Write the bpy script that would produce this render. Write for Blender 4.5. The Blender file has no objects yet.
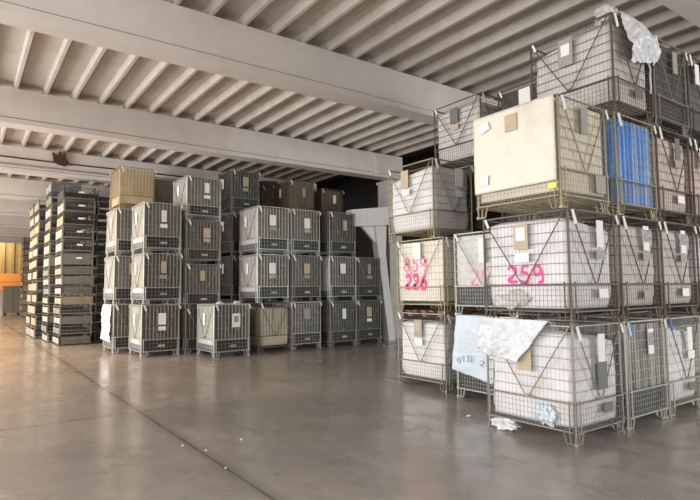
import bpy, math, random
from mathutils import Vector, Matrix, noise
from mathutils.bvhtree import BVHTree
C = bpy.context.scene.collection
PI = math.pi
rnd = random.Random(7)

# ------------------------------------------------------------------ materials
def lin(c):
    return tuple(((v/255)/12.92 if v/255 <= .04045 else ((v/255+.055)/1.055)**2.4) for v in c)

def mat(name, rgb, rough=.6, metal=0., dirt=.0, dirt_rgb=(60, 52, 44), scale=4., bump=0., bscale=60., stretch=(1, 1, 1), spec=.5, emit=None, estr=0., lo=.45, hi=.75):
    m = bpy.data.materials.new(name); m.use_nodes = True
    nt = m.node_tree; N = nt.nodes; L = nt.links
    b = N['Principled BSDF']
    b.inputs['Roughness'].default_value = rough
    b.inputs['Metallic'].default_value = metal
    b.inputs['Specular IOR Level'].default_value = spec
    b.inputs['Base Color'].default_value = lin(rgb)+(1,)
    if emit:
        b.inputs['Emission Color'].default_value = lin(emit)+(1,); b.inputs['Emission Strength'].default_value = estr
    tc = N.new('ShaderNodeTexCoord'); mp = N.new('ShaderNodeMapping'); mp.inputs['Scale'].default_value = stretch
    L.new(tc.outputs['Object'], mp.inputs[0])
    if dirt > 0:
        n = N.new('ShaderNodeTexNoise'); n.inputs['Scale'].default_value = scale; n.inputs['Detail'].default_value = 8; n.inputs['Roughness'].default_value = .65
        L.new(mp.outputs[0], n.inputs['Vector'])
        r = N.new('ShaderNodeMapRange'); r.inputs[1].default_value = lo; r.inputs[2].default_value = hi; r.inputs[4].default_value = dirt
        L.new(n.outputs['Fac'], r.inputs[0])
        mx = N.new('ShaderNodeMix'); mx.data_type = 'RGBA'
        mx.inputs[6].default_value = lin(rgb)+(1,); mx.inputs[7].default_value = lin(dirt_rgb)+(1,)
        L.new(r.outputs[0], mx.inputs[0]); L.new(mx.outputs[2], b.inputs['Base Color'])
    if bump > 0:
        n2 = N.new('ShaderNodeTexNoise'); n2.inputs['Scale'].default_value = bscale; n2.inputs['Detail'].default_value = 5
        L.new(mp.outputs[0], n2.inputs['Vector'])
        bp = N.new('ShaderNodeBump'); bp.inputs['Strength'].default_value = bump; bp.inputs['Distance'].default_value = .02
        L.new(n2.outputs['Fac'], bp.inputs['Height']); L.new(bp.outputs[0], b.inputs['Normal'])
    return m

M = {}
M['paint'] = mat('ceiling_paint', (204, 193, 184), .7, dirt=.55, dirt_rgb=(182, 169, 158), scale=1.3, bump=.15, bscale=12)
M['soffit'] = mat('soffit_concrete', (190, 179, 169), .8, dirt=.6, dirt_rgb=(158, 146, 136), scale=2.2, bump=.2, bscale=14)
M['groove'] = mat('joint_shadow_grey', (40, 35, 32), .9)
M['wall'] = mat('wall_plaster', (214, 208, 200), .85, dirt=.4, dirt_rgb=(140, 132, 124), scale=1.)
M['darkwall'] = mat('unlit_hall_dark', (58, 54, 50), .9, dirt=.5, dirt_rgb=(30, 27, 25), scale=.8)  # darkness of the unlit hall put into the colour
M['pillar'] = mat('pillar_paint', (205, 198, 190), .6, dirt=.4, dirt_rgb=(160, 152, 145), scale=3)
M['leg_paint'] = mat('white_frame_paint', (226, 222, 216), .5, dirt=.3, dirt_rgb=(180, 174, 166), scale=6)
M['sheetyellow'] = mat('yellow_sheeting', (160, 138, 92), .5, dirt=.3, dirt_rgb=(126, 104, 62), scale=2)
M['orange'] = mat('orange_paint', (236, 158, 72), .45, dirt=.2, dirt_rgb=(216, 134, 54), scale=3)
M['galv'] = mat('galvanised_wire', (136, 130, 120), .42, .3, dirt=.55, dirt_rgb=(84, 76, 66), scale=9)
M['galvpale'] = mat('pale_galvanised_wire', (176, 173, 162), .42, .2, dirt=.5, dirt_rgb=(126, 120, 106), scale=9)
M['brownwire'] = mat('weathered_brown_wire', (98, 86, 76), .5, .3, dirt=.6, dirt_rgb=(82, 62, 46), scale=8)
M['darkwire'] = mat('dark_grey_wire', (84, 80, 74), .5, .3, dirt=.5, dirt_rgb=(56, 48, 42), scale=8)
M['tanwire'] = mat('yellowed_zinc_wire', (150, 136, 110), .45, .3, dirt=.5, dirt_rgb=(116, 94, 66), scale=8)
M['linegrey'] = mat('grey_green_lining', (88, 87, 76), .5, dirt=.6, dirt_rgb=(66, 64, 54), scale=3.5, bump=.12, bscale=9, stretch=(1, 1, .25))
M['linedark'] = mat('dark_grey_lining', (68, 67, 59), .5, dirt=.6, dirt_rgb=(50, 48, 41), scale=3, bump=.12, bscale=9, stretch=(1, 1, .25))
M['linepale'] = mat('pale_grey_lining', (112, 111, 102), .5, dirt=.5, dirt_rgb=(86, 84, 75), scale=3, bump=.12, bscale=9, stretch=(1, 1, .25))
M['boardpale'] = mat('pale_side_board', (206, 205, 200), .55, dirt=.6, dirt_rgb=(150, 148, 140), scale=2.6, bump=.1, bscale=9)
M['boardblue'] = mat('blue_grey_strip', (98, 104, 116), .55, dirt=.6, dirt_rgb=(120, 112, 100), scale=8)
M['linebrown'] = mat('brown_board_lining', (124, 106, 84), .7, dirt=.5, dirt_rgb=(92, 76, 56), scale=3)
M['linetan'] = mat('tan_board_lining', (202, 182, 146), .7, dirt=.5, dirt_rgb=(172, 148, 110), scale=3, bump=.08, bscale=14)
M['linecream'] = mat('cream_board_lining', (212, 202, 182), .7, dirt=.6, dirt_rgb=(176, 162, 138), scale=4, bump=.08, bscale=14, stretch=(1, 1, .3))
M['linewhite'] = mat('white_board_lining', (226, 220, 206), .65, dirt=.45, dirt_rgb=(196, 182, 156), scale=3)
M['lineblue'] = mat('blue_striped_lining', (38, 124, 214), .45, dirt=.9, dirt_rgb=(158, 184, 204), scale=5, stretch=(4.2, 4.2, .10), lo=.45, hi=.55)
M['slat'] = mat('dark_slatted_lining', (172, 168, 160), .45, dirt=1., dirt_rgb=(78, 76, 72), scale=6, stretch=(3, 3, .1), lo=.42, hi=.6)
M['inside'] = mat('dark_blue_black_interior_shade', (38, 40, 44), .6, dirt=.4, dirt_rgb=(26, 34, 48), scale=6)  # shade of cage and tray interiors put into the colour
M['bagwhite'] = mat('white_woven_bag', (222, 218, 216), .65, dirt=.5, dirt_rgb=(168, 160, 156), scale=2.2, bump=.7, bscale=6)
M['baggrey'] = mat('soiled_grey_bag', (198, 190, 184), .65, dirt=.65, dirt_rgb=(146, 134, 126), scale=2.4, bump=.5, bscale=6)
M['bagpink'] = mat('soiled_pinkish_bag', (206, 186, 174), .65, dirt=.6, dirt_rgb=(150, 128, 114), scale=2.4, bump=.5, bscale=6)
M['bagtan'] = mat('tan_wrapped_bag', (190, 176, 152), .6, dirt=.5, dirt_rgb=(150, 134, 108), scale=3, bump=.4, bscale=7)
M['bagdark'] = mat('dark_soiled_bag', (104, 98, 90), .7, dirt=.6, dirt_rgb=(64, 58, 52), scale=2.4, bump=.4, bscale=6)
M['plastic'] = mat('white_plastic_film', (212, 212, 213), .4, dirt=.4, dirt_rgb=(180, 180, 182), scale=3, bump=.9, bscale=11)
M['palesheet'] = mat('pale_blue_white_sheet', (196, 205, 211), .4, dirt=.3, dirt_rgb=(170, 184, 192), scale=3, bump=.15, bscale=5)
M['creamsheet'] = mat('cream_plastic_sheet', (219, 211, 194), .4, dirt=.6, dirt_rgb=(196, 178, 146), scale=2.6, bump=.12, bscale=5, lo=.5, hi=.7)
M['paper'] = mat('white_paper_card', (232, 230, 224), .6, dirt=.3, dirt_rgb=(190, 184, 172), scale=9)
M['kraft'] = mat('tan_paper_card', (186, 166, 138), .7, dirt=.4, dirt_rgb=(150, 130, 104), scale=9)
M['greycard'] = mat('grey_card', (156, 150, 140), .6, dirt=.4, dirt_rgb=(110, 112, 108), scale=9)
M['greencard'] = mat('dark_green_grey_card', (104, 104, 96), .6)
M['print'] = mat('grey_print', (134, 134, 136), .7, dirt=.9, dirt_rgb=(210, 210, 208), scale=30)
M['blueink'] = mat('blue_ink', (70, 110, 190), .6)
M['ink'] = mat('faint_grey_ink', (175, 188, 198), .7)
M['pink'] = mat('pink_spray_paint', (255, 52, 150), .55)
M['pinkfade'] = mat('faded_pink_spray_paint', (244, 130, 170), .6)
M['bluetag'] = mat('blue_tag', (52, 104, 190), .45)
M['yellowtag'] = mat('yellow_tag', (236, 214, 90), .5)
M['wood'] = mat('weathered_pallet_wood', (150, 112, 74), .75, dirt=.6, dirt_rgb=(96, 68, 44), scale=5, stretch=(1, .2, 1))
M['woodpale'] = mat('pale_board', (166, 150, 124), .75, dirt=.5, dirt_rgb=(138, 116, 88), scale=5)
M['traypale'] = mat('pale_tray_panel', (160, 158, 149), .55, dirt=.6, dirt_rgb=(140, 134, 120), scale=5)
M['trayyellow'] = mat('yellowed_tray_panel', (172, 156, 120), .6, dirt=.6, dirt_rgb=(150, 126, 84), scale=5)
M['traydark'] = mat('dark_tray_panel', (66, 64, 60), .6, dirt=.4, dirt_rgb=(44, 42, 40), scale=5)
M['traygrey'] = mat('grey_tray_panel', (124, 124, 114), .6, dirt=.5, dirt_rgb=(90, 88, 78), scale=5)
M['bin'] = mat('grey_green_container', (116, 114, 102), .5, dirt=.4, dirt_rgb=(90, 88, 78), scale=1.5)
M['rust'] = mat('dark_red_brown_rag', (74, 34, 28), .8, dirt=.5, dirt_rgb=(36, 20, 18), scale=9)
M['cable'] = mat('dark_cable', (52, 46, 42), .6)
M['conduit'] = mat('grey_conduit', (150, 138, 128), .5)

def floor_material():
    m = bpy.data.materials.new('polished_concrete'); m.use_nodes = True
    nt = m.node_tree; N = nt.nodes; L = nt.links; b = N['Principled BSDF']
    tc = N.new('ShaderNodeTexCoord')
    def nz(scale, det, rough, dist=0., st=(1, 1, 1)):
        mp = N.new('ShaderNodeMapping'); mp.inputs['Scale'].default_value = st; L.new(tc.outputs['Object'], mp.inputs[0])
        n = N.new('ShaderNodeTexNoise'); n.inputs['Scale'].default_value = scale; n.inputs['Detail'].default_value = det
        n.inputs['Roughness'].default_value = rough; n.inputs['Distortion'].default_value = dist; L.new(mp.outputs[0], n.inputs['Vector']); return n
    def ramp(src, a, b_, lo, hi):
        r = N.new('ShaderNodeMapRange'); r.inputs[1].default_value = a; r.inputs[2].default_value = b_; r.inputs[3].default_value = lo; r.inputs[4].default_value = hi
        L.new(src, r.inputs[0]); return r.outputs[0]
    def mix(fac, a, b_):
        x = N.new('ShaderNodeMix'); x.data_type = 'RGBA'
        if hasattr(fac, 'links'): L.new(fac, x.inputs[0])
        else: x.inputs[0].default_value = fac
        for s, v in ((6, a), (7, b_)):
            if isinstance(v, tuple): x.inputs[s].default_value = lin(v)+(1,)
            else: L.new(v, x.inputs[s])
        return x.outputs[2]
    big = nz(.45, 5, .6, .6); mid = nz(2.2, 9, .7, .8); streak = nz(1.6, 7, .65, .4, (1.6, .5, 1)); fine = nz(26, 6, .7)
    c = mix(ramp(big.outputs['Fac'], .35, .68, 0, 1), (176, 167, 160), (146, 138, 132))
    c = mix(ramp(mid.outputs['Fac'], .42, .72, 0, .6), c, (118, 111, 106))
    c = mix(ramp(streak.outputs['Fac'], .55, .75, 0, .45), c, (196, 188, 182))
    c = mix(ramp(fine.outputs['Fac'], .62, .72, 0, .3), c, (98, 92, 87))
    # saw-cut joints and a scuffed band beside them
    sp = N.new('ShaderNodeSeparateXYZ'); L.new(tc.outputs['Object'], sp.inputs[0])
    def line(out, period, at, w, soft):
        a = N.new('ShaderNodeMath'); a.operation = 'SUBTRACT'; a.inputs[1].default_value = at; L.new(out, a.inputs[0])
        q = N.new('ShaderNodeMath'); q.operation = 'PINGPONG'; q.inputs[1].default_value = period/2; L.new(a.outputs[0], q.inputs[0])
        return ramp(q.outputs[0], w, w+soft, 1, 0)
    c = mix(line(sp.outputs[0], 9., 2.065, .01, .012), c, (92, 84, 78))
    s2 = N.new('ShaderNodeMath'); s2.operation = 'MULTIPLY'; s2.inputs[1].default_value = .5
    L.new(line(sp.outputs[0], 9., 2.065, .02, .12), s2.inputs[0]); c = mix(s2.outputs[0], c, (126, 116, 107))
    cut = N.new('ShaderNodeMath'); cut.operation = 'MULTIPLY'; L.new(line(sp.outputs[1], 8., 7.82, .010, .012), cut.inputs[0]); L.new(ramp(sp.outputs[0], 2.3, 2.6, 1, 0), cut.inputs[1])
    c = mix(cut.outputs[0], c, (108, 99, 93))
    L.new(c, b.inputs['Base Color'])
    L.new(ramp(mid.outputs['Fac'], .35, .7, .13, .34), b.inputs['Roughness'])
    b.inputs['Specular IOR Level'].default_value = .6
    bp = N.new('ShaderNodeBump'); bp.inputs['Strength'].default_value = .05; bp.inputs['Distance'].default_value = .02
    L.new(mid.outputs['Fac'], bp.inputs['Height']); L.new(bp.outputs[0], b.inputs['Normal'])
    return m
M['floor'] = floor_material()

# ------------------------------------------------------------------ mesh helpers
class MB:
    def __init__(s): s.v = []; s.f = []
    def box(s, x0, x1, y0, y1, z0, z1):
        n = len(s.v)
        s.v += [(x0, y0, z0), (x1, y0, z0), (x1, y1, z0), (x0, y1, z0), (x0, y0, z1), (x1, y0, z1), (x1, y1, z1), (x0, y1, z1)]
        s.f += [tuple(n+i for i in q) for q in ((3, 2, 1, 0), (4, 5, 6, 7), (0, 1, 5, 4), (1, 2, 6, 5), (2, 3, 7, 6), (3, 0, 4, 7))]
        return s
    def bar(s, p, q, r, k=4):
        p = Vector(p); q = Vector(q); d = (q-p).normalized()
        up = Vector((0, 0, 1)) if abs(d.z) < .9 else Vector((1, 0, 0))
        a = d.cross(up).normalized(); b = d.cross(a)
        n = len(s.v)
        for c in (p, q):
            for i in range(k):
                t = 2*PI*(i+.5)/k
                s.v.append(tuple(c + (a*math.cos(t)+b*math.sin(t))*r))
        for i in range(k):
            j = (i+1) % k
            s.f.append((n+i, n+j, n+k+j, n+k+i))
        s.f.append(tuple(n+i for i in reversed(range(k)))); s.f.append(tuple(n+k+i for i in range(k)))
        return s
    def path(s, pts, r, k=5):
        for a, b in zip(pts, pts[1:]): s.bar(a, b, r, k)
        return s
    def prism(s, pts, axis, a0, a1):        # polygon in the two other axes, extruded
        n = len(s.v); m = len(pts)
        for a in (a0, a1):
            for (u, w) in pts:
                s.v.append({'x': (a, u, w), 'y': (u, a, w), 'z': (u, w, a)}[axis])
        s.f.append(tuple(n+i for i in reversed(range(m)))); s.f.append(tuple(n+m+i for i in range(m)))
        for i in range(m):
            j = (i+1) % m; s.f.append((n+i, n+j, n+m+j, n+m+i))
        return s
    def mesh(s, name, smooth=False):
        me = bpy.data.meshes.new(name); me.from_pydata(s.v, [], s.f); me.update()
        me.materials.append(None)
        import bmesh
        bm = bmesh.new(); bm.from_mesh(me); bmesh.ops.recalc_face_normals(bm, faces=bm.faces); bm.to_mesh(me); bm.free()
        if smooth:
            for p in me.polygons: p.use_smooth = True
        return me

def put(name, me, material, parent=None, loc=(0, 0, 0), rz=0.):
    o = bpy.data.objects.new(name, me); C.objects.link(o)
    o.location = loc; o.rotation_euler = (0, 0, rz)
    if parent is not None: o.parent = parent
    if isinstance(material, str): material = M[material]
    if len(me.materials) == 0: me.materials.append(None)
    o.material_slots[0].link = 'OBJECT'; o.material_slots[0].material = material
    return o
def tag(o, label, cat, group=None):
    o['label'] = label; o['category'] = cat
    if group: o['group'] = group
    return o
def thing(name, label, cat, loc=(0, 0, 0), group=None):
    o = bpy.data.objects.new(name, None); C.objects.link(o); o.location = loc; o.empty_display_size = .1
    return tag(o, label, cat, group)
def struct(name, mb, material):
    o = put(name, mb.mesh(name), material); o['kind'] = 'structure'; return o

# ------------------------------------------------------------------ setting
XL, XR, Y0, Y1 = -7., 18., -6., 48.3
ZB, ZR, ZS = 5.28, 6.05, 6.22
CX = 12.15
struct('floor', MB().box(XL-2, XR, Y0-2, Y1, -.2, 0), 'floor')
beams = [8.06+5.4*k for k in range(-2, 8)]
mb = MB()
mb.box(XL, CX, Y0, Y1, ZS, ZS+.2)
x = -6.55
while x < CX-.1:
    mb.prism([(x-.03, ZR), (x+.03, ZR), (x+.05, ZS+.02), (x-.05, ZS+.02)], 'y', Y0+.05, Y1-.05)
    x += .57
ceil = struct('ceiling', mb, 'soffit')
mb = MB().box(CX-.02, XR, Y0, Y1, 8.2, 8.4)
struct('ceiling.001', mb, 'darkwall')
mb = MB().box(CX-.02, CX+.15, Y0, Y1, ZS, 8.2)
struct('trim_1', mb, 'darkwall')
for i, y in enumerate(beams):
    b = MB().prism([(y, ZR), (y+.42, ZR), (y+.42, ZB), (y-.02, ZB), (y-.02, ZB+.11), (y+.012, ZB+.11), (y+.012, ZB+.127), (y, ZB+.127)], 'x', XL, 11.95)
    o = struct('ceiling_beam', b, 'paint')
    g = MB().box(XL, 11.9, y+.002, y+.014, ZB+.111, ZB+.126)
    go = put('joint_line', g.mesh('joint_line'), 'groove', o); go['kind'] = 'structure'
# end plates and cap at the pillar
mb = MB().box(10.70, 10.90, 13.36, 13.47, ZB+.06, ZB+.70)
struct('trim_2', mb, 'paint')
# walls: loading-bay openings let daylight in along the left
mb = MB()
openings = [(-4.5, 1.5), (3.2, 8.6), (10.4, 16.2), (18.4, 22.6), (25., 29.), (32., 36.), (38.5, 42.)]
yy = Y0
for a, b in openings:
    mb.box(XL-.25, XL, yy, a, 0, ZS); mb.box(XL-.25, XL, a, b, 4.7, ZS); yy = b
mb.box(XL-.25, XL, yy, Y1, 0, ZS)
struct('wall_left', mb, 'wall')
mb = MB()
mb.box(XL, -6.5, Y0-.25, Y0, 0, ZS+.2); mb.box(-6.5, .5, Y0-.25, Y0, 4.6, ZS+.2); mb.box(.5, 12.5, Y0-.25, Y0, 0, 8.4); mb.box(12.5, 17., Y0-.25, Y0, 4.6, 8.4); mb.box(17., XR, Y0-.25, Y0, 0, 8.4)  # right-hand gap added to let light onto the white frame
struct('wall_front', mb, 'wall')
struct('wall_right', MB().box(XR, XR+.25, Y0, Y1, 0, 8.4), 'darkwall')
mb = MB().box(XL, XR, Y1, Y1+.25, 0, 8.4)
struct('wall_back', mb, 'wall')
mb = MB(); mb.box(9.2, 9.4, 27., Y1, 0, ZR)  # added dark wall that blocks light at the back
struct('wall_light_block', mb, 'darkwall')
# yellow corrugated sheeting and orange rail on the back wall
pts = []
x = -6.5
k = 0
while x < 6.5:
    for dx, dy in ((0, 0), (.22, 0), (.30, .12), (.52, .12)): pts.append((x+dx, 48.0+dy))
    x += .60
mb = MB().prism(pts+[(x, 48.25), (-6.5, 48.25)], 'z', 3.1, 5.5)
o = put('corrugated_sheeting', mb.mesh('corrugated_sheeting'), 'sheetyellow'); o['kind'] = 'structure'
t = MB().box(-6.5, 6.6, 47.85, 47.98, 2.5, 3.1).box(-6.5, 6.6, 47.85, 47.98, 1.85, 2.44)
o = put('orange_rail', t.mesh('orange_rail'), 'orange')
tag(o, 'long orange rail board across the far back wall', 'rail')
# pillar with white leaning frame
mb = MB().box(11.55, 12.1, 13.72, 14.3, 0, ZB).box(11.5, 12.12, 13.69, 14.33, ZB-.08, ZB)
struct('pillar', mb, 'pillar')
fr = thing('support_frame', 'white leaning support frame in front of the pillar beside the grey cage row', 'frame', (11.1, 13.36, 0))
mb = MB().prism([(-1.36, 4.10), (.35, 4.34), (.35, 3.76), (-.1, 3.68), (-1.36, 3.58)], 'y', 0, .3)
put('cross_beam', mb.mesh('cross_beam'), 'leg_paint', fr)
mb = MB().prism([(-.42, 3.64), (-.30, 2.75), (.08, 0), (.34, 0), (.00, 2.75), (.04, 3.68)], 'y', .02, .28)
put('leaning_leg', mb.mesh('leaning_leg'), 'leg_paint', fr)
mb = MB().prism([(-.9, 3.61), (-.41, 3.64), (-.34, 3.1)], 'y', .1, .2)
put('gusset', mb.mesh('gusset'), 'leg_paint', fr)

# ------------------------------------------------------------------ cages
W, L = .95, 1.15           # x and y size
def frames(H, vs, hs, rv, rh, kind):
    """meshes of the mesh cage, local origin at base centre; face panels face -y and are turned round"""
    out = {}
    zb, zm, zt = .14, .43, H-.012
    for nm, wd, off in (('short', W, L/2), ('long', L, W/2)):
        h = wd/2-.02; y = -off
        m = MB()
        n = max(2, round(2*h/vs))
        for i in range(1, n): m.bar((-h+2*h*i/n, y, zm), (-h+2*h*i/n, y, zt), rv)
        nh = max(2, round((zt-zm)/hs))
        for i in range(1, nh): 
            z = zm+(zt-zm)*i/nh; m.bar((-h, y-.004, z), (h, y-.004, z), rh)
        m.bar((-h, y, zt), (h, y, zt), .012, 6)
        out['panel_'+nm] = m.mesh('mesh_panel_'+nm)
        m = MB(); n = max(2, round(2*h/(vs if kind == 'coarse' else .05)))
        yy = y-.012
        gr = .0024 if kind == 'coarse' else .0024
        for i in range(0, n+1): m.bar((-h+2*h*i/n, yy, zb), (-h+2*h*i/n, yy, zm), gr)
        ng = 3 if kind == 'coarse' else 5
        for i in range(0, ng+1):
            z = zb+(zm-zb)*i/ng; m.bar((-h, yy-.004, z), (h, yy-.004, z), gr*.9)
        m.bar((-h-.01, yy-.004, zm), (h+.01, yy-.004, zm), .011, 6); m.bar((-h, yy-.004, zb), (h, yy-.004, zb), .011, 6)
        for sx in (-1, 1): m.bar((sx*h*.93, yy-.012, zb-.02), (sx*h*.93, yy-.012, zm+.03), .009, 6)
        out['gate_'+nm] = m.mesh('drop_gate_'+nm)
        m = MB(); yy = y-.016
        for sx in (-1, 1): m.bar((sx*(h-.02), yy, zt-.02), (sx*.02, yy, zm+.01), .0075, 6)
        m.box(-.03, .03, yy-.006, yy+.006, zm-.01, zm+.03)
        out['brace_'+nm] = m.mesh('brace_'+nm)
    px, py = W/2-.01, L/2-.01
    m = MB().bar((0, 0, .1), (0, 0, H), .014, 6); out['post'] = m.mesh('corner_post')
    m = MB()      # bent wire foot, two loops meeting at the corner
    for dx, dy in ((1, 0), (0, 1)):
        m.path([(0, 0, .15), (dx*.01, dy*.01, .014), (dx*.11, dy*.11, .014), (dx*.15, dy*.15, .15)], .009, 5)
        m.bar((dx*.06, dy*.06, .014), (dx*.07, dy*.07, .15), .007, 5)
    m.box(-.014, .014, -.014, .014, 0, .03); out['leg'] = m.mesh('leg')
    m = MB()
    for i in range(11):
        x = -px+2*px*i/10; m.bar((x, -py, .14), (x, py, .14), .006)
    for i in range(8):
        y = -py+2*py*i/7; m.bar((-px, y, .133), (px, y, .133), .007)
    out['deck'] = m.mesh('base_grid')
    return out
HR, HL = 1.24, 1.31
FINE = frames(HR, .05, .112, .0013, .0041, 'fine')
WIDE = frames(HR, .085, .12, .0030, .0036, 'fine')
COARSE = frames(HL, .088, .26, .0085, .0028, 'coarse')

def lining_mesh(H, z0, corr=0., top=True):
    """four boards, slightly inside the mesh, closed on top"""
    m = MB(); a, b = W/2-.035, L/2-.035; z1 = H-.05
    if corr <= 0:
        m.box(-a, a, -b, b, z0, z1)
    else:
        pts = []
        def side(p, q):
            p = Vector(p); q = Vector(q); d = (q-p); n = int(d.length/corr); d.normalize(); nn = Vector((d.y, -d.x))
            for i in range(n):
                for t, o in ((0, 0), (.5, 0), (.55, -.014), (.95, -.014)):
                    w = p+d*((q-p).length*(i+t)/n)+nn*o; pts.append((w.x, w.y))
        side((-a, -b), (a, -b)); side((a, -b), (a, b)); side((a, b), (-a, b)); side((-a, b), (-a, -b))
        m.prism(pts, 'z', z0, z1)
    return m.mesh('lining')
LIN = {('L', .43): lining_mesh(HL, .43, .0958), ('L', .2): lining_mesh(HL, .2), ('Lp', .43): lining_mesh(HL, .43),
       ('R', .2): lining_mesh(HR, .2), ('R', .43): lining_mesh(HR, .43), ('Rc', .43): lining_mesh(HR, .40, .06), ('Rb', .17): lining_mesh(HR, .17, .09)}
INNER = MB().box(-W/2+.05, W/2-.05, -L/2+.05, L/2-.05, .15, .42).mesh('shade_block')  # dark block added as the shade of the empty cage bottom

def card_mesh(w, h): return MB().box(-w/2, w/2, -.006, .002, -h/2, h/2).mesh('label_card')
CARD = card_mesh(.19, .29); CARDS = card_mesh(.13, .30); FOOTC = card_mesh(.18, .10); PRINT = card_mesh(.12, .15); PLATE = card_mesh(.17, .055)
TAG = MB().prism([(0, 0), (.035, .015), (.10, -.13), (.065, -.15)], 'y', -.01, .002).mesh('corner_tag')

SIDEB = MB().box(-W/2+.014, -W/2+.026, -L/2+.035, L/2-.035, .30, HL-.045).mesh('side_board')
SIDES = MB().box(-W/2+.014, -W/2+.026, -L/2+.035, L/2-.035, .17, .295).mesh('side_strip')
def cage(x, y, z, label, kind='L', wire='galv', lining=None, lin0=.43, inner=True, cards=(), group=None, tags=True, braces=(0, 1), simple=False):
    """x, y: near corner"""
    P = COARSE if kind == 'L' else (WIDE if kind == 'W' else FINE)
    H = HL if kind == 'L' else HR
    t = thing('wire_cage', label, 'cage', (x+W/2, y+L/2, z), group)
    for i, (s, rz) in enumerate((('short', 0), ('long', -PI/2), ('short', PI), ('long', PI/2))):
        put('mesh_panel', P['panel_'+s], wire, t, rz=rz)
        put('drop_gate', P['gate_'+s], wire, t, rz=rz)
        if i in braces: put('brace', P['brace_'+s], wire if wire not in ('galvpale',) else 'galv', t, rz=rz)
    for sx, sy, rz in ((-1, -1, 0), (1, -1, PI/2), (1, 1, PI), (-1, 1, -PI/2)):
        put('corner_post', P['post'], wire, t, (sx*(W/2-.01), sy*(L/2-.01), 0))
        put('leg', P['leg'], wire, t, (sx*(W/2-.01), sy*(L/2-.01), 0), rz)
    put('base_grid', P['deck'], wire, t)
    if lining:
        k = ('L' if lin0 == .43 and lining != 'linetan' else 'Lp' if lin0 == .43 else 'L') if kind == 'L' else 'R'
        if lining == 'lineblue': k, lin0 = 'Rb', .17
        if lining == 'slat': k, lin0 = 'Rc', .43
        put('lining', LIN[(k, lin0)], lining, t)
        if lin0 > .3 and inner: put('shade_block', INNER, 'inside', t)
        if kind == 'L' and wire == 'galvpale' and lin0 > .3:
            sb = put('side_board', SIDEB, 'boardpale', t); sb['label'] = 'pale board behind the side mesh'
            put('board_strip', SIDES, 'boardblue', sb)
    # cards: (face 'y' or 'x', offset along the face to the viewer's right, height, mesh, material)
    for cd in cards:
        face, u, zz, me, mm = cd[:5]
        if face == 'y': loc, rz = (u, -L/2-.020, zz), 0
        else: loc, rz = (-W/2-.020, -u, zz), -PI/2
        c = put('label_card', me, mm, t, loc, rz)
        if len(cd) > 5:
            pm = cd[5]
            q = put('printed_block', PRINT, pm, c, (0, -.005, .03))
    if tags:
        for sx, face in ((-1, 'y'), (1, 'y'), (1, 'x')):
            if face == 'y': loc, rz = (sx*(W/2-.03), -L/2-.018, H-.02), (0 if sx < 0 else 0)
            else: loc, rz = (-W/2-.018, L/2-.05, H-.02), -PI/2
            o = put('corner_tag', TAG, 'paper', t, loc, rz)
            if sx > 0: o.scale = (.7, 1, .7)
    return t

# ---- bags
def bag(x, y, z, label, material, seed, H=HR, zt=1.08, shrink=.022, bulge=.02, droop=(0, 0), foot=.12, wr=.011, name='bulk_bag', low=.17, lean=(0, 0)):
    r = random.Random(seed); n, m = 72, 30
    o3 = Vector((seed*3.1, seed*1.7, seed*.9))
    vs, fs = [], []
    a, b = W/2-shrink, L/2-shrink
    def ring(s, zz, amp, t):
        for i in range(n):
            th = 2*PI*i/n; c, sn = math.cos(th), math.sin(th)
            e = 2/13.
            px = math.copysign(abs(c)**e, c); py = math.copysign(abs(sn)**e, sn)
            p = Vector((px*a*s, py*b*s, zz))
            q = Vector((px*.9, py*.9, zz*1.2))*2.2+o3
            d = noise.noise(q)*.6+noise.noise(q*2.7)*.35+.55*abs(noise.noise(Vector((q.x*3, q.y*3, q.z*.8+q.x))))+.3*abs(noise.noise(Vector((q.x*1.4-q.z*3, q.y*1.4+q.z*3, q.z*2))))
            k = 1-amp*(d+.45)/a
            zz2 = zz - (droop[0]*(px+1)/2+droop[1]*(py+1)/2)*max(0, t)**2
            vs.append((max(-W/2+.012, min(W/2-.012, p.x*k+lean[0]*t)), max(-L/2+.012, min(L/2-.012, p.y*k+lean[1]*t)), max(low-.02, zz2)))
    for j in range(m):
        t = j/(m-1); zz = low+(zt-low)*t
        s = 1-foot*.4*max(0, 1-t/.28)**3-.014*max(0, (t-.86)/.14)**2
        ring(s, zz, wr*1.6, t)
    for j, (s, dz) in enumerate(((.965, .012), (.86, .04), (.66, .03), (.42, .05), (.18, .035))):
        ring(s, zt+dz*1.0+.015*noise.noise(Vector((j*2.3, seed, 0))), wr*3, 1)
    R = m+5
    for j in range(R-1):
        for i in range(n):
            k = (i+1) % n; fs.append((j*n+i, j*n+k, (j+1)*n+k, (j+1)*n+i))
    fs.append(tuple(reversed(range(n)))); fs.append(tuple((R-1)*n+i for i in range(n)))
    me = bpy.data.meshes.new(name); me.from_pydata(vs, [], fs); me.update(); me.materials.append(None)
    for p in me.polygons: p.use_smooth = True
    o = put(name, me, material, None, (x+W/2, y+L/2, z))
    return tag(o, label, 'bag')

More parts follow.
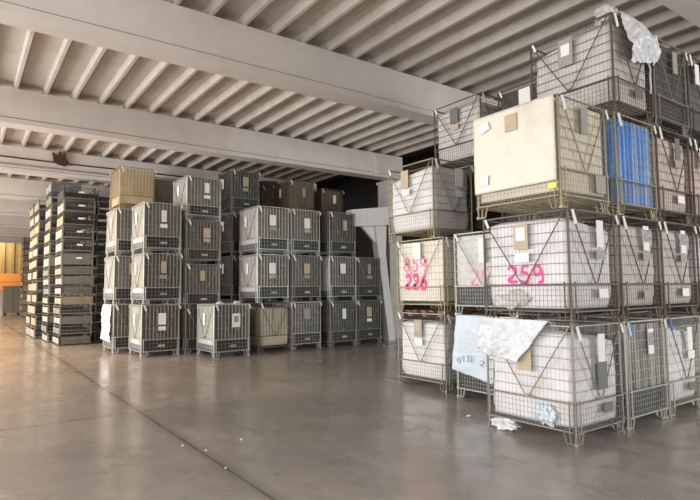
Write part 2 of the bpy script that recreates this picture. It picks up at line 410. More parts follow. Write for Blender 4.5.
# ---- sprayed figures: stroke paths in a unit box (x right, y up)
def arc(cx, cy, rx, ry, a0, a1, n=10): return [(cx+rx*math.cos(math.radians(a0+(a1-a0)*i/n)), cy+ry*math.sin(math.radians(a0+(a1-a0)*i/n))) for i in range(n+1)]
GL = {
 '2': [arc(.45, .70, .36, .28, 165, -35)+[(.3, .25), (.1, .06)]+arc(.2, .14, .12, .12, 180, -60, 5)+[(.5, .04), (.95, .06)]],
 '5': [[(.85, 1.), (.3, .97), (.22, .58)]+arc(.42, .30, .40, .30, 110, -150)],
 '9': [arc(.45, .70, .33, .27, 20, 380, 14)+[(.88, .55), (.92, .25)]+arc(.66, .18, .26, .18, 10, -130, 6)],
 '8': [arc(.5, .76, .26, .23, 270, -90, 14), arc(.5, .27, .34, .27, 90, 450, 14)],
 '6': [[(.75, .98), (.4, .75)]+arc(.47, .28, .34, .28, 140, 500, 14)],
 'O': [arc(.5, .5, .4, .5, 0, 360, 14)], 'T': [[(.05, 1), (.95, 1)], [(.5, 1), (.5, 0)]],
 'E': [[(.9, 1), (.1, 1), (.1, 0), (.9, 0)], [(.1, .5), (.75, .5)]],
}
def paint(name, target, text, face, u0, z0, w, h, r, material, gap=.18, blob=1., arcing=0.):
    """thin paint strokes laid on the surface of target (its parent) by ray casting; u0 = left end seen from outside, in the target's frame"""
    me = target.data
    bvh = BVHTree.FromPolygons([v.co.copy() for v in me.vertices], [tuple(p.vertices) for p in me.polygons])
    n = len(text); cw = w/(n+gap*(n-1)); mbv, mbf = [], []
    def hit(u, z):
        if face == 'x': o_, d_ = Vector((-3, -u, z)), Vector((1, 0, 0))
        else: o_, d_ = Vector((u, -3, z)), Vector((0, 1, 0))
        p, nn, i, dd = bvh.ray_cast(o_, d_)
        if p is None: p = Vector((-W/2+.04, -u, z)) if face == 'x' else Vector((u, -L/2+.04, z))
        return p - d_*.004
    rr = random.Random(len(text)*7+int(w*100))
    for i, ch in enumerate(text):
        if ch == ' ': continue
        ux = u0+i*cw*(1+gap); dz = arcing*math.sin(PI*(i+.5)/n)
        for st in GL[ch]:
            pts = [(ux+a*cw, z0+dz+b*h) for a, b in st]
            fine = []
            for (a, b), (c, d) in zip(pts, pts[1:]):
                k = max(1, int(math.hypot(c-a, d-b)/.012))
                fine += [(a+(c-a)*q/k, b+(d-b)*q/k) for q in range(k)]
            fine.append(pts[-1])
            base = len(mbv); m = len(fine); ws = 4
            for q, (a, b) in enumerate(fine):
                p0 = fine[max(0, q-1)]; p1 = fine[min(m-1, q+1)]
                tx, tz = p1[0]-p0[0], p1[1]-p0[1]; ln = math.hypot(tx, tz) or 1
                nx, nz = -tz/ln, tx/ln
                wd = r*blob*(.85+.3*rr.random())*(1 if 0 < q < m-1 else .6)
                for e in range(ws+1):
                    s = -1+2*e/ws; mbv.append(tuple(hit(a+nx*wd*s, b+nz*wd*s)))
            for q in range(m-1):
                for e in range(ws):
                    i0 = base+q*(ws+1)+e; mbf.append((i0, i0+1, i0+ws+2, i0+ws+1))
    pm = bpy.data.meshes.new(name); pm.from_pydata(mbv, [], mbf); pm.update(); pm.materials.append(None)
    return put(name, pm, material, target)

# ---- hanging cloth
def drape(name, label, cat, material, face, plane, quad, seed, over=.12, amp=.03, nu=44, nv=40, jag=.03, thick=.004, fold=1., rail=None, mid=None):
    """quad = TL, TR, BR, BL as (along, z); the cloth hangs in front of a cage face and runs back over its top rail"""
    o3 = Vector((seed, seed*2.3, 0)); v, f = [], []
    rows = nv+8
    for j in range(rows+1):
        for i in range(nu+1):
            s = i/nu
            if j < 8:
                t = 0; back = over*(8-j)/8*(.7+.5*noise.noise(Vector((s*4, seed, 1))))
            else: t = (j-8)/nv; back = 0
            tl, tr, br, bl = quad
            a = (1-t)*((1-s)*tl[0]+s*tr[0])+t*((1-s)*bl[0]+s*br[0])
            z = (1-t)*((1-s)*tl[1]+s*tr[1])+t*((1-s)*bl[1]+s*br[1])
            if mid: a += mid*4*t*(1-t)*s*s
            z -= jag*t*(noise.noise(Vector((s*5, seed*1.3, 3)))+.5*noise.noise(Vector((s*13, seed, 5))))
            a += jag*.8*(s-.5)*2*noise.noise(Vector((t*5, seed*1.1, 9+round(s))))
            q = Vector((a*3.2, z*3.2, 0))+o3
            d = amp*(.4+.8*noise.noise(q*1.1)+.8*abs(noise.noise(q*2.3))+.5*abs(noise.noise(Vector((q.x*4.4+q.y*2, q.y*5.5, 2))))+.25*abs(noise.noise(q*9)))*(.25+.75*min(1, t*3))*fold
            if j < 8:
                top = z-.004*(8-j)+.012*noise.noise(q*3); v.append((plane+back-.01, a, top) if face == 'x' else (a, plane+back-.01, top))
            else: v.append((plane-max(.004, d)-.006, a, z) if face == 'x' else (a, plane-max(.004, d)-.006, z))
    for j in range(rows):
        for i in range(nu):
            k = j*(nu+1)+i; f.append((k, k+1, k+nu+2, k+nu+1))
    c = Vector((sum(p[0] for p in v)/len(v), sum(p[1] for p in v)/len(v), max(p[2] for p in v)))
    me = bpy.data.meshes.new(name); me.from_pydata([tuple(Vector(p)-c) for p in v], [], f); me.update(); me.materials.append(None)
    for p in me.polygons: p.use_smooth = True
    o = put(name, me, material, None, c)
    so = o.modifiers.new('thickness', 'SOLIDIFY'); so.thickness = thick
    return tag(o, label, cat)

def crumple(name, label, cat, material, c, size, seed, parent=None, res=3, k=1.):
    import bmesh
    bm = bmesh.new(); bmesh.ops.create_icosphere(bm, subdivisions=res, radius=1)
    o3 = Vector((seed*1.9, seed*.7, seed))
    zmin = 9
    for q in bm.verts:
        p = q.co.copy(); d = 1+k*(.55*noise.noise(p*1.6*k+o3)+.45*abs(noise.noise(p*3.4*k+o3))-.2)+(.5*(k-1)*noise.noise(p*9+o3) if k > 1 else 0)
        q.co = Vector((p.x*d*size[0], p.y*d*size[1], p.z*d*size[2])); zmin = min(zmin, q.co.z)
    for q in bm.verts: q.co.z -= zmin
    me = bpy.data.meshes.new(name); bm.to_mesh(me); bm.free(); me.materials.append(None)
    o = put(name, me, material, parent, c)
    if parent is None: tag(o, label, cat)
    return o

# ================================================================ RIGHT GROUP
HC = HR
def yc(u, z, me=None, m='paper', *p): return ('y', u, z, me or CARD, m)+p
def xc(u, z, me=None, m='kraft', *p): return ('x', u, z, me or CARD, m)+p
z1, z2, z3, z4 = 0, HC, 2*HC, 3*HC
RY = 3.25
# first column (nearest corner)
r11 = cage(5.2, RY, z1, 'wire mesh cage on the floor, nearest the camera, white cloth over its left corner', 'R', 'galv',
     cards=[yc(.03, .98, CARDS, 'paper'), yc(.03, .68, CARD, 'greencard'), yc(.12, .33, FOOTC, 'greencard'), xc(-.02, .86, CARD, 'kraft')])
b11 = bag(5.2, RY, z1, 'white woven bag torn at the bottom, in the floor cage nearest the camera', 'bagwhite', 3, zt=1.12, droop=(.1, -.05), foot=.05)
r12 = cage(5.2, RY, z2, 'wire mesh cage in front of bold pink 259, on top of the cloth-draped cage', 'R', 'brownwire',
     cards=[xc(-.01, .98, CARD, 'kraft', 'paper'), xc(.0, .74, FOOTC, 'paper'), yc(.10, .99, CARDS, 'paper'), yc(.10, .76, FOOTC, 'greycard', ), yc(.13, .33, FOOTC, 'paper')])
b12 = bag(5.2, RY, z2, 'white woven bag sprayed with bold bright pink 259', 'bagwhite', 11, zt=1.13, droop=(.1, -.02), foot=.12)
paint('painted_number', b12, '259', 'x', -.25, .46, .49, .19, .017, 'pink', gap=.12)
r13 = cage(5.14, RY+.03, z3, 'tan wire cage with cream sheet over its left side, above the bold 259 cage', 'R', 'tanwire', 'linecream', .2,
     cards=[yc(.0, 1.02, CARDS, 'greycard'), yc(.28, .32, card_mesh(.2, .2), 'greycard')])
cs = MB()
nu, nv = 30, 26
for j in range(nv+1):
    for i in range(nu+1):
        s, t_ = i/nu, j/nv
        y_ = L/2-.005-s*(L-.03); z_ = .30+t_*(HR-.30+.0)
        dd = .012*noise.noise(Vector((y_*3, z_*2.2, 4)))+.02*max(0, 1-abs((s-.62-.2*t_))/.05)
        cs.v.append((-W/2-.034-abs(dd), y_, z_))
for j in range(nv):
    for i in range(nu):
        k = j*(nu+1)+i; cs.f.append((k, k+1, k+nu+2, k+nu+1))
sh = put('cover_sheet', cs.mesh('cover_sheet', True), 'creamsheet', r13)
sh.modifiers.new('thickness', 'SOLIDIFY').thickness = .006
sh['label'] = 'cream plastic sheet tied over the mesh'
for (yy_, zz_, w_, h_, a_) in ((.385, 1.085, .15, .10, -.3), (.40, .45, .11, .11, .05)):
    o = put('sticker', card_mesh(w_, h_), 'paper', sh, (-W/2-.055, yy_, zz_), -PI/2); o.rotation_euler = (0, a_, -PI/2)
o = put('sticker', card_mesh(.16, .2), 'kraft', sh, (-W/2-.048, -.0, 1.06), -PI/2)
o = put('corner_patch', card_mesh(.1, .06), 'yellowtag', r13, (-W/2-.03, -L/2+.08, .25), -PI/2)

# second column
RX2 = 6.25
r21 = cage(RX2, RY, z1, 'wire cage on the floor with dark grey slatted lining, near right edge', 'R', 'galvpale', 'slat', .43, braces=(),
     cards=[yc(.09, .98, CARDS, 'paper', 'print')])
o = put('blue_tag', TAG, 'bluetag', r21, (-W/2+.05, -L/2-.02, HR-.02)); o['label'] = 'blue plastic tag'
cage(RX2, RY, z2, 'wire cage with grey bag and tall white card, on the slatted dark grey cage', 'R', 'brownwire',
     cards=[yc(.10, .99, CARDS, 'paper', 'print'), yc(.10, .77, FOOTC, 'greycard'), yc(.08, .30, FOOTC, 'greycard')])
bag(RX2, RY, z2, 'soiled grey bag in the cage just right of the bold 259 bag', 'baggrey', 17, zt=1.12, foot=.12)
cage(RX2, RY, z3, 'wire cage with bright blue striped lining, right of the cream-sheeted cage', 'R', 'tanwire', 'lineblue', .2, braces=())
r24 = cage(RX2+.03, RY, z4, 'topmost wire cage with white plastic hung over its right side', 'R', 'brownwire',
     cards=[xc(-.03, .95, card_mesh(.2, .36), 'greycard', 'paper'), yc(.08, .33, FOOTC, 'greencard')])
bag(RX2+.03, RY, z4, 'greyish white bag in the topmost cage under the hung plastic', 'baggrey', 23, zt=1.15, droop=(.0, .12), foot=.06)
# third column
RX3 = 7.28
r31 = cage(RX3, RY, z1, 'wire cage with white bag on the floor, right of the dark slatted cage', 'R', 'galvpale',
     cards=[yc(.12, .95, CARDS, 'paper'), yc(.14, .74, FOOTC, 'paper'), yc(.14, .33, FOOTC, 'greencard')])
put('blue_tag', TAG, 'bluetag', r31, (-W/2+.03, -L/2-.02, HR-.02))['label'] = 'blue plastic tag'
bag(RX3, RY, z1, 'white bag in the floor cage near the right edge', 'bagwhite', 29, zt=1.1, droop=(.1, 0), foot=.12)
cage(RX3, RY, z2, 'wire cage with grey bag, second from floor, under the pinkish bag cage', 'R', 'brownwire',
     cards=[yc(.08, .99, CARDS, 'paper', 'print'), yc(.08, .77, FOOTC, 'greycard'), yc(.08, .32, FOOTC, 'paper')])
bag(RX3, RY, z2, 'grey bag directly under the pinkish bag near the right edge', 'baggrey', 31, zt=1.12, foot=.12)
cage(RX3, RY, z3, 'wire cage with pinkish bag, right of the blue-lined cage', 'R', 'brownwire',
     cards=[yc(.06, 1.0, CARDS, 'greencard'), yc(.07, .80, FOOTC, 'greycard'), yc(.09, .32, FOOTC, 'paper')])
bag(RX3, RY, z3, 'pinkish beige bag in the cage right of the blue lining', 'bagpink', 37, zt=1.12, foot=.1)
cage(RX3+.03, RY, z4, 'dark wire cage with dark lining and framed drop gate, right of the hung white plastic', 'R', 'galv', 'linedark', .43,
     cards=[yc(.10, .98, CARDS, 'greycard')])
# fourth column, at the frame edge
RX4 = 8.33
for k, (wire, bm_, lb, bl) in enumerate((('galvpale', 'bagwhite', 'wire cage standing on the floor at the very right edge', 'white bag in the floor cage at the very right edge'),
        ('brownwire', 'bagwhite', 'second cage from the floor at the very right edge', 'pale bag second from the floor at the very right edge'),
        ('brownwire', 'bagpink', 'third cage from the floor at the very right edge', 'pinkish bag third from the floor at the very right edge'),
        ('darkwire', 'bagdark', 'topmost dark cage at the very right edge', 'dark bag in the topmost cage at the very right edge'))):
    cage(RX4, RY, k*HC, lb, 'R', wire, cards=[yc(-.22, .98, CARDS, 'paper')])
    bag(RX4, RY, k*HC, bl, bm_, 41+k, zt=1.1)

# middle stack behind the near corner
MX, MY = 6.2, 4.68
m1 = cage(MX, MY, z1, 'wire cage on the floor behind the hanging pale blue-white sheet', 'R', 'galvpale', 'linegrey', .43)
put('blue_patch', card_mesh(.1, .1), 'bluetag', m1, (-W/2-.03, -.13-.25, .32), -PI/2)['label'] = 'blue patch at the gate'
m2 = cage(MX, MY, z2, 'wire cage with faded pink 259, between the two boldly sprayed cages', 'R', 'galvpale', 'boardpale', .43, cards=[xc(.0, .95, card_mesh(.12, .36), 'paper')])
lm2 = [c for c in m2.children if c.name.startswith('lining')][0]
paint('painted_number', lm2, '259', 'x', -.28, .44, .55, .24, .014, 'pinkfade', gap=.12)
sheet = drape('hanging_sheet', 'pale blue-white sheet hung over the front of the low cage, left of the white cloth', 'sheet', 'palesheet', 'x', MX-.03,
      [(5.77, z2+.0), (5.0, z2-.0), (5.1, .28), (5.88, .42)], 5.5, over=.06, amp=.012, jag=.015, thick=.006)
def flat_text(name, target, text, u0, z0, w, h, r, material, plane, arcing):
    mbt = MB(); n = len(text); cw = w/(n*1.25-.25); c = target.location
    for i, ch in enumerate(text):
        if ch == ' ': continue
        dz = arcing*(1-((i+.5)/n*2-1)**2)
        for st in GL[ch]:
            pts = [(plane, u0-(i*1.25*cw+a*cw), z0+dz+b*h) for a, b in st]
            mbt.path([Vector(p)-c for p in pts], r, 4)
    return put(name, mbt.mesh(name), material, target)
flat_text('faint_lettering', sheet, 'OTTE 2', 5.76, .50, .52, .085, .007, 'ink', MX-.062, .06)
# left stack
LX, LY = 6.28, 6.13
l1 = cage(LX, LY, z1, 'wire cage with white bag on the floor, left of the pale blue-white sheet', 'R', 'galv', cards=[xc(-.03, .98, CARD, 'greycard', 'kraft'), xc(-.02, .76, FOOTC, 'paper')])
bag(LX, LY, z1, 'white bag in the floor cage left of the pale blue-white sheet', 'bagwhite', 53, zt=1.05, foot=.16, droop=(.05, 0))
l2 = cage(LX, LY, z2, 'tan wire cage sprayed pink 859 above 226', 'W', 'tanwire', 'linewhite', .2, cards=[xc(-.02, 1.04, card_mesh(.17, .27), 'paper')])
ll2 = [c for c in l2.children if c.name.startswith('lining')][0]
paint('painted_number', ll2, '859', 'x', -.42, .70, .58, .24, .022, 'pinkfade', gap=.2)
paint('painted_number', ll2, '226', 'x', -.38, .40, .54, .24, .034, 'pink', gap=.2)
l3 = cage(LX, LY+.2, z3, 'wire cage with white bag, stacked on the 859 cage', 'R', 'tanwire', cards=[xc(-.1, 1.0, CARD, 'kraft'), xc(-.07, .78, FOOTC, 'paper'), yc(.13, .98, CARD, 'paper'), yc(.13, .72, FOOTC, 'paper')])
l3.scale = (1, 1, 1.07)
bag(LX, LY+.2, z3, 'white bag with sagging top in the cage over pink 859', 'bagwhite', 59, zt=1.14, foot=.14, droop=(0, .10)).scale = (1, 1, 1.04)
# wooden pallet under the 859 cage
p = thing('wooden_pallet', 'brown wooden pallet pushed between the 859 cage and the white bag below', 'pallet', (LX+W/2, LY+L/2, z2-.085))
for k in range(5): put('slat', MB().box(-.40, .40, -.44+k*.2, -.34+k*.2, .10, .118).mesh('slat'), 'wood', p)
for k in (-1, 0, 1): put('stringer', MB().box(-.38+k*.0, .38, k*.36-.04, k*.36+.04, .018, .10).mesh('stringer'), 'wood', p)
# back stacks
HIDE = 'grey wire cage hidden behind the tall front stacks'
def hidden(x, y, n, H, kind, group, zs=1.):
    for k in range(n):
        cage(x, y, k*H*zs, HIDE+' '+group, kind, 'darkwire', 'linedark', .43, group='hidden cages '+group, tags=False, braces=()).scale = (1, 1, zs)
hidden(7.32, 6.17, 3, HR, 'R', 'on the right', 1.03)
cage(7.30, 6.15, z4*1.03, 'wire cage with grey card high up behind the white-bagged cage', 'R', 'brownwire', cards=[xc(-.03, .98, CARD, 'greencard'), xc(-.02, .76, FOOTC, 'kraft')])
bag(7.30, 6.15, z4*1.03, 'greyish white bag with a grey card high under the ceiling', 'baggrey', 61, zt=1.1, foot=.16)
hidden(7.34, 4.66, 3, HR, 'R', 'on the right')
cage(7.34, 4.66, z4, 'dark wire cage behind the cream-sheeted cage, half hidden', 'R', 'darkwire', 'linedark', .43, cards=[xc(-.02, .98, card_mesh(.22, .34), 'paper')])

# cloths
drape('draped_cloth', 'white crumpled cloth thrown over the near floor cage', 'cloth', 'plastic', 'x', 5.17,
      [(4.40, z2+.05), (3.50, z2+.04), (3.90, .80), (4.50, .88)], 2.2, over=.10, amp=.05, jag=.02)
film = drape('draped_plastic', 'white plastic film hanging over the topmost cage', 'plastic film', 'plastic', 'y', RY-.03,
      [(6.42, z4+HR+.03), (6.98, z4+HR+.03), (7.15, 4.50), (6.58, 4.40)], 8.1, over=.3, amp=.07, jag=.05, mid=.24)
o = put('plastic_strip', MB().path([(0, 0, 0), (.02, -.02, -.12), (-.02, -.03, -.22), (.03, -.01, -.36), (.01, -.01, -.44)], .011, 5).mesh('plastic_strip'), 'plastic', film, tuple(Vector((7.02, RY-.06, 4.52))-film.location))
crumple('crumpled_film', 'crumpled translucent film on the upper corner of the topmost cage', 'plastic film', 'baggrey', (6.42, RY+.14, z4+1.19), (.13, .13, .10), 4.4)
crumple('torn_bag_scrap', 'torn white scrap bulging under the near floor cage', 'scrap', 'plastic', (5.17, 4.14, 0), (.07, .17, .06), 6.1, res=4, k=1.22)
crumple('torn_bag_scrap', 'bluish torn film poking through the mesh near the floor corner', 'scrap', 'palesheet', (5.20, 3.60, .13), (.028, .13, .11), 7.3, res=4, k=1.22)
crumple('torn_bag_scrap', 'torn grey film scrap poking through the mesh below the 259', 'scrap', 'baggrey', (5.215, 3.98, z2+.14), (.02, .18, .09), 9.3, res=4, k=1.22)

# ================================================================ LEFT GROUP
ords = ['bottom', 'second', 'third', 'fourth']
def lcards(seed, xf=True):
    r = random.Random(seed); u = r.uniform(-.04, .08); cc = []
    cc.append(yc(u, .95+r.uniform(-.03, .03), CARD if r.random() < .6 else CARDS, r.choice(['paper', 'paper', 'greycard', 'kraft'])))
    if r.random() < .6: cc.append(yc(u, .705, FOOTC, r.choice(['kraft', 'paper', 'greycard'])))
    cc.append(yc(.02, .27, PLATE, r.choice(['greycard', 'kraft'])))
    if xf: cc.append(xc(r.uniform(-.15, .05), .93, CARDS, 'paper'))
    return cc
def lstack(x, y, specs, jitter=.02, seed=0, zs=1.):
    r = random.Random(seed)
    for k, sp in enumerate(specs):
        if sp is None: continue
        lb, wire, ln = sp[:3]
        t = cage(x+r.uniform(-jitter, jitter), y+r.uniform(-jitter, jitter), k*HL*zs, lb, 'L', wire, ln, sp[3] if len(sp) > 3 else .43, cards=lcards(seed*10+k))
        t.scale = (1, 1, zs)
A = 'in the front stack second from left'
lstack(3.74, 14.05, [('grey lined wire cage at the floor '+A, 'galvpale', 'linegrey'), ('middle grey lined wire cage '+A, 'galvpale', 'linegrey'), ('top grey lined wire cage '+A, 'galvpale', 'linepale')], seed=1)
# stack with white bag at the floor and tan cage on top
cage(3.38, 15.5, 0, 'wire cage with bulging white bag at the floor, leftmost of the lined cages', 'L', 'galvpale', 'linegrey', .43)
o = drape('bulging_sheet', 'white sheet bulging from the left side of the leftmost floor cage', 'sheet', 'plastic', 'x', 3.35, [(16.58, HL-.02), (15.56, HL-.02), (15.54, .30), (16.66, .32)], 3.7, over=.05, amp=.05, jag=.004)
cage(3.37, 15.5, HL, 'grey cage directly above the bulging white sheet', 'L', 'galvpale', 'linepale', cards=lcards(21))
cage(3.40, 15.5, 2*HL, 'pale grey cage directly below the bright tan cage', 'L', 'galvpale', 'linepale', cards=lcards(22))
cage(3.52, 15.75, 3*HL, 'bright tan boarded cage on top of the leftmost lined stack', 'L', 'tanwire', 'linetan', .2, cards=[], braces=()).scale = (1, 1, .93)
hidden(4.72, 17.2, 3, HL, 'L', 'on the left')
cage(4.70, 17.2, 3*HL, 'brown boarded cage just right of the bright tan one', 'L', 'brownwire', 'linebrown', .2, cards=[], braces=())
B = 'in the tall stack between the two front ones'
lstack(4.83, 14.06, [('dark lined cage at the bottom '+B, 'galv', 'linedark'), ('second lined cage from the floor '+B, 'galv', 'linegrey'), ('third lined cage from the floor '+B, 'galv', 'linegrey'), ('topmost lined cage '+B, 'galvpale', 'linepale')], jitter=.012, seed=2, zs=.903)
cage(5.11, 12.80, 0, 'single grey lined cage standing alone at the front on the floor', 'L', 'galvpale', 'linegrey', cards=[yc(.1, .9, card_mesh(.22, .34), 'paper', 'print'), xc(-.03, .93, CARDS, 'paper'), yc(.02, .27, PLATE, 'greycard')])
for k, (cx, cy) in enumerate(((5.35, 13.0), (5.75, 12.95), (5.95, 13.3))):
    crumple('crumpled_film', ['small white film scrap on the left of the single front cage', 'small white film scrap mid-top of the single front cage', 'small white film scrap at the back of the single front cage'][k], 'scrap', 'plastic', (cx, cy, HL-.05), (.10, .08, .05), 2.2+k)
# stack with tan wrapped load at the floor
Cn = 'in the stack behind the single front cage'
cage(6.46, 13.05, 0, 'cage with tan wrapped rounded load at the floor, right of the single front cage', 'L', 'brownwire', cards=[yc(.05, .98, CARD, 'greycard')])
bag(6.46, 13.05, 0, 'tan wrapped rounded bundle in the cage right of the single front cage', 'bagtan', 71, H=HL, zt=1.14, name='wrapped_bundle', foot=.12)
lstack(6.46, 13.15, [None, ('middle grey cage '+Cn, 'galvpale', 'linegrey'), ('top pale-sided grey cage '+Cn, 'galvpale', 'linepale')], seed=3)
E_ = 'right of the tan wrapped load stack'
lstack(7.53, 13.2, [('floor cage '+E_, 'galvpale', 'linegrey'), ('middle cage with tan card '+E_, 'galv', 'linegrey'), ('top cage '+E_, 'galvpale', 'linegrey')], seed=4)
F_ = 'in the last three-high stack before the pillar'
lstack(8.70, 13.05, [('floor cage '+F_, 'galv', 'linedark'), ('middle cage '+F_, 'galvpale', 'linegrey'), ('top cage '+F_, 'galv', 'linedark')], seed=5)
G_ = 'in the two-high stack beside the pillar'
lstack(9.76, 13.2, [('floor cage '+G_, 'galv', 'linedark'), ('upper cage '+G_, 'galv', 'linedark')], seed=6)
H_ = 'in the tall dark stack further back'
lstack(6.85, 15.75, [('bottom cage '+H_, 'galv', 'linedark'), ('second cage from the floor '+H_, 'galv', 'linedark'), ('third cage from the floor '+H_, 'galv', 'linedark'), ('topmost dark lined cage '+H_, 'galv', 'linedark')], seed=7, zs=1.045)
for (x, y, lb, ln) in ((8.3, 16.6, 'brown boarded cage top left of the three brown back-row cages', 'linebrown'), (8.62, 15.25, 'brown boarded cage in the middle of the three brown back-row cages', 'linebrown'), (10.3, 15.95, 'brown boarded cage rightmost of the back row before the dark gap', 'linebrown')):
    hidden(x, y, 3, HL, 'L', 'on the left')
    cage(x, y, 3*HL, lb, 'L', 'brownwire', ln, .2, cards=lcards(int(x*10)))
crumple('crumpled_film', 'dark crumpled film lying on the back-row cages', 'scrap', 'bagdark', (8.75, 17.0, 4*HL-.05), (.4, .3, .16), 5.2)

# ================================================================ TRAY STACKS
def tray_meshes(h):
    d = {}; a, b = W/2, L/2
    m = MB()
    for i in range(12):
        x = -a+.05+(W-.1)*i/11; m.bar((x, -b, .06), (x, -b, h-.02), .006)
    for z in (.07, h*.5, h-.03): m.bar((-a+.02, -b-.006, z), (a-.02, -b-.006, z), .008)
    d['front'] = m.mesh('wire_front')
    d['side'] = MB().box(-a-.004, -a+.02, -b+.03, -.02, .055, h*.72).box(-a-.004, -a+.02, .02, b-.03, .055, h*.72).mesh('side_panel')
    d['front_board'] = MB().box(-a+.05, a-.05, -b+.02, -b+.035, .07, h-.05).mesh('front_board')
    d['back'] = MB().box(-a+.03, a-.03, b-.03, b-.01, .06, h-.04).mesh('back_panel')
    d['deck'] = MB().box(-a+.01, a-.01, -b+.01, b-.01, .04, .065).mesh('base_deck')
    d['post'] = MB().box(-.02, .02, -.02, .02, 0, h).mesh('corner_post')
    d['rail'] = MB().bar((-a+.02, -b+.02, h-.03), (-a+.02, b-.02, h-.03), .012, 6).mesh('side_rail')
    d['load'] = MB().box(-a+.06, a-.06, -b+.1, b-.06, .066, h*.55).mesh('shade_fill')  # dark block added to deepen the shade inside the tray
    return d
TR = {.42: tray_meshes(.42), .31: tray_meshes(.31)}
def nth(i):
    return ['bottom', 'second', 'third', 'fourth', 'fifth', 'sixth', 'seventh', 'eighth', 'ninth', 'tenth', 'eleventh', 'twelfth', 'thirteenth', 'fourteenth', 'fifteenth', 'sixteenth'][i]
def tray_stack(x, y, hs, where, group, styles, seed, jit=.02):
    r = random.Random(seed); z = 0
    for k, h in enumerate(hs):
        side, front = styles[k % len(styles)]
        adj = {'traypale': 'pale-sided', 'trayyellow': 'yellowed', 'traydark': 'dark', 'traygrey': 'grey', 'woodpale': 'wooden-sided'}[side]
        lb = 'shallow %s wire tray, %s' % (adj, ('topmost' if k == len(hs)-1 else nth(k)+(' one' if k == 0 else ' from the floor')))+' '+where
        t = thing('wire_tray', lb, 'tray', (x+W/2+r.uniform(-jit, jit), y+L*1.13/2+r.uniform(-jit, jit), z), group); t.scale = (.97, 1.13, 1)
        T = TR[h]; wire = 'galv' if r.random() < .6 else 'darkwire'
        put('wire_front', T['front'], wire, t)
        put('side_panel', T['side'], side, t); put('side_panel', T['side'], side, t, rz=PI)
        put('back_panel', T['back'], 'traydark', t); put('base_deck', T['deck'], 'traygrey' if front != 'woodpale' else 'woodpale', t)
        put('side_rail', T['rail'], wire, t); put('side_rail', T['rail'], wire, t, rz=PI)
        put('shade_fill', T['load'], 'inside', t)
        if front: put('front_board', T['front_board'], front, t)
        for sx in (-1, 1):
            for sy in (-1, 1): put('corner_post', T['post'], wire, t, (sx*(W/2-.022), sy*(L/2-.022), 0))
        if h > .4: put('label_card', PLATE, 'paper' if r.random() < .7 else 'greycard', t, (.05, -L/2-.02, .24))
        z += h
lo8 = [.31]*8; up6 = [.42]*6
st1 = [('traypale', 'traygrey'), ('traygrey', None), ('traypale', 'traygrey'), ('traygrey', None), ('woodpale', 'woodpale'), ('traypale', 'traygrey'), ('traypale', 'traygrey'), ('woodpale', 'linepale'), ('traypale', 'traygrey'), ('traypale', None), ('traypale', None), ('woodpale', None), ('traypale', None), ('traydark', None)]
tray_stack(2.54, 18.85, lo8+up6, 'in the nearest stack', 'trays of the nearest stack', st1, 1)
st2 = [('traypale', None), ('traygrey', None), ('traypale', 'traygrey'), ('traypale', None), ('trayyellow', None), ('traygrey', None)]
tray_stack(2.37, 20.3, lo8+[.42]*7, 'in the stack just behind the nearest', 'trays of the second stack', st2, 2)
st3 = [('traypale', None), ('woodpale', None), ('traypale', None), ('trayyellow', None), ('trayyellow', None)]
tray_stack(2.22, 22.3, [.42]*12, 'in the leftmost yellowed stack', 'trays of the yellowed stack', st3, 3, .03)
tray_stack(2.22, 23.75, [.42]*12, 'in the hindmost cluster stack', 'trays of the hindmost stack', st3[2:]+st3[:2], 4, .03)
tray_stack(3.60, 19.2, lo8+[.42]*6, 'in the dark stack right of nearest', 'trays of the dark right stack', [('traydark', None), ('traygrey', None)], 5)
tray_stack(3.48, 42.8, [.42]*13, 'in the lone far stack', 'trays of the far stack', [('traygrey', 'traypale'), ('traypale', 'traygrey')], 6)

# far container
t = thing('storage_container', 'grey-green storage container on feet in front of the orange rail, far back', 'container', (3.22, 47.0, 0))
put('body', MB().box(-.58, .58, -.6, .6, .2, 2.05).mesh('body'), 'bin', t)
put('lid', MB().box(-.62, .62, -.64, .64, 2.05, 2.15).mesh('lid'), 'bin', t)
for sx in (-1, 1):
    for sy in (-1, 1): put('foot', MB().box(sx*.45-.08, sx*.45+.08, sy*.45-.08, sy*.45+.08, 0, .2).mesh('foot'), 'traydark', t)
put('door_seam', MB().box(-.012, .012, -.612, -.6, .3, 2.0).mesh('door_seam'), 'traydark', t)

# cables and rag on the third beam
yb = 18.86
o = put('ceiling_cable', MB().path([(-6.9, yb-.05, 5.80), (-2., yb-.05, 5.74), (.8, yb-.05, 5.70), (2.5, yb-.05, 5.68), (4., yb-.05, 5.69), (11., yb-.05, 5.7)], .022, 6).mesh('ceiling_cable'), 'cable')
tag(o, 'dark cable running along the third ceiling beam', 'cable')
o = put('ceiling_conduit', MB().path([(-6.9, yb-.06, 5.50), (2., yb-.06, 5.48), (11., yb-.06, 5.46)], .03, 6).mesh('ceiling_conduit'), 'conduit')
tag(o, 'grey conduit below the dark cable on the third ceiling beam', 'pipe')
o = put('hanging_rag', MB().prism([(0, 0), (.12, -.06), (.35, -.1), (.42, .02), (.34, .12), (.30, .34), (.22, .18), (.16, .38), (.1, .2), (-.05, .3), (-.02, .14)], 'y', -.12, .0).mesh('hanging_rag'), 'rust', None, (2.25, yb-.07, 5.68))
tag(o, 'dark red-brown rag caught on the third ceiling beam', 'rag')

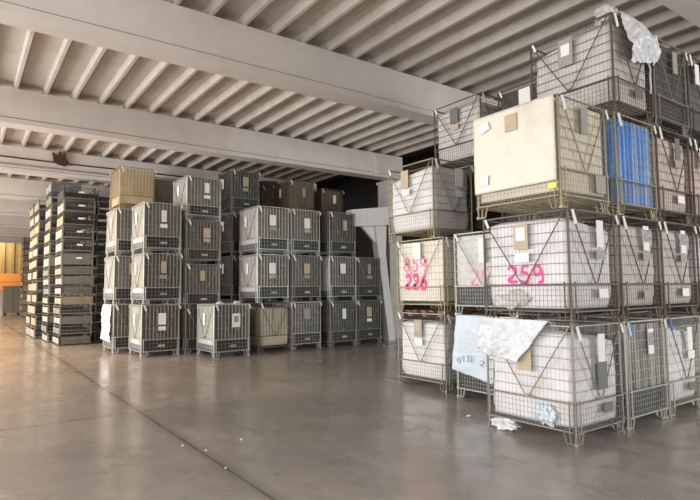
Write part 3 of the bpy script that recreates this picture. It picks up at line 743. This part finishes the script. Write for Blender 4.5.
# paper scraps on the floor
for k, (x, y, lb) in enumerate(((1.99, 5.82, 'white scrap beside the floor joint, left of centre'), (2.58, 5.65, 'white scrap on the open floor, right of the joint'), (5.34, 4.83, 'white scrap in front of the pale blue-white sheet'),
                                (2.12, 5.5, 'tiny white scrap lying on the floor joint'), (2.06, 4.85, 'small pale scrap at the lower end of the floor joint'), (10.0, 12.2, 'white scrap on the floor by the two-high stack'))):
    crumple('paper_scrap', lb, 'scrap', 'paper', (x, y, 0), (.012, .015, .007) if k not in (2, 5) else (.03, .03, .014), 3.3+k, res=2)

# ================================================================ light
def area(name, loc, rot, sx, sy, power, col=(1, 1, 1)):
    d = bpy.data.lights.new(name, 'AREA'); d.shape = 'RECTANGLE'; d.size = sx; d.size_y = sy; d.energy = power; d.color = col
    o = bpy.data.objects.new(name, d); C.objects.link(o); o.location = loc; o.rotation_euler = rot; return o
DAY = (.965, .99, 1.)
for i, (a, b) in enumerate(openings):
    e = [50, 40, 100, 90, 64, 48, 30][i]
    area('bay_daylight', (XL-.1, (a+b)/2, 2.35), (PI/2, 0, -PI/2), (b-a), 4.6, e*(b-a)*1.6, DAY)
area('front_bay_daylight', (-3.0, Y0-.1, 2.3), (PI/2, 0, 0), 7, 4.5, 340, DAY)
area('added_frame_light', (14.75, Y0-.1, 2.3), (PI/2, 0, 0), 4.5, 4.5, 1100, DAY)  # added light that brightens the white frame and pillar
sp = bpy.data.lights.new('added_wall_glow', 'AREA'); sp.shape = 'RECTANGLE'; sp.size = 8; sp.size_y = .6; sp.energy = 380; sp.color = (1., .82, .58)  # added warm light on the back wall, no fixture modelled
o = bpy.data.objects.new('added_wall_glow', sp); C.objects.link(o); o.location = (-1., 46.7, 5.7); o.rotation_euler = (math.radians(30), 0, 0)

area('added_floor_glow', (-.4, 27., 5.1), (0, 0, 0), .8, 30, 1500, (1., .66, .34))  # added warm strip, out of view, for the glow on the floor
w = bpy.data.worlds.new('world'); bpy.context.scene.world = w; w.use_nodes = True
bg = w.node_tree.nodes['Background']; bg.inputs[0].default_value = (.75, .82, .9, 1); bg.inputs[1].default_value = 1.2

# ================================================================ camera
f_, pit, yaw, rol = 540.4, math.radians(4.185), math.radians(54.13), math.radians(-.5925)
fw = Vector((math.cos(yaw), math.sin(yaw), 0)); rt = Vector((math.sin(yaw), -math.cos(yaw), 0)); up = Vector((0, 0, 1))
F = fw*math.cos(pit)+up*math.sin(pit); U = up*math.cos(pit)-fw*math.sin(pit)
# image x axis / y axis after roll
Rv = rt*math.cos(rol)+U*math.sin(rol); Uv = U*math.cos(rol)-rt*math.sin(rol)
cam = bpy.data.cameras.new('camera'); co = bpy.data.objects.new('camera', cam); C.objects.link(co)
mtx = Matrix((Rv, Uv, -F)).transposed().to_4x4(); mtx.translation = Vector((0, 0, 1.64)); co.matrix_world = mtx
cam.sensor_width = 36; cam.lens = f_*36/700; cam.clip_end = 200
sc = bpy.context.scene; sc.camera = co
sc.view_settings.view_transform = 'Standard'; sc.view_settings.look = 'None'; sc.view_settings.exposure = .16; sc.view_settings.gamma = 1
sc.view_settings.use_curve_mapping = False
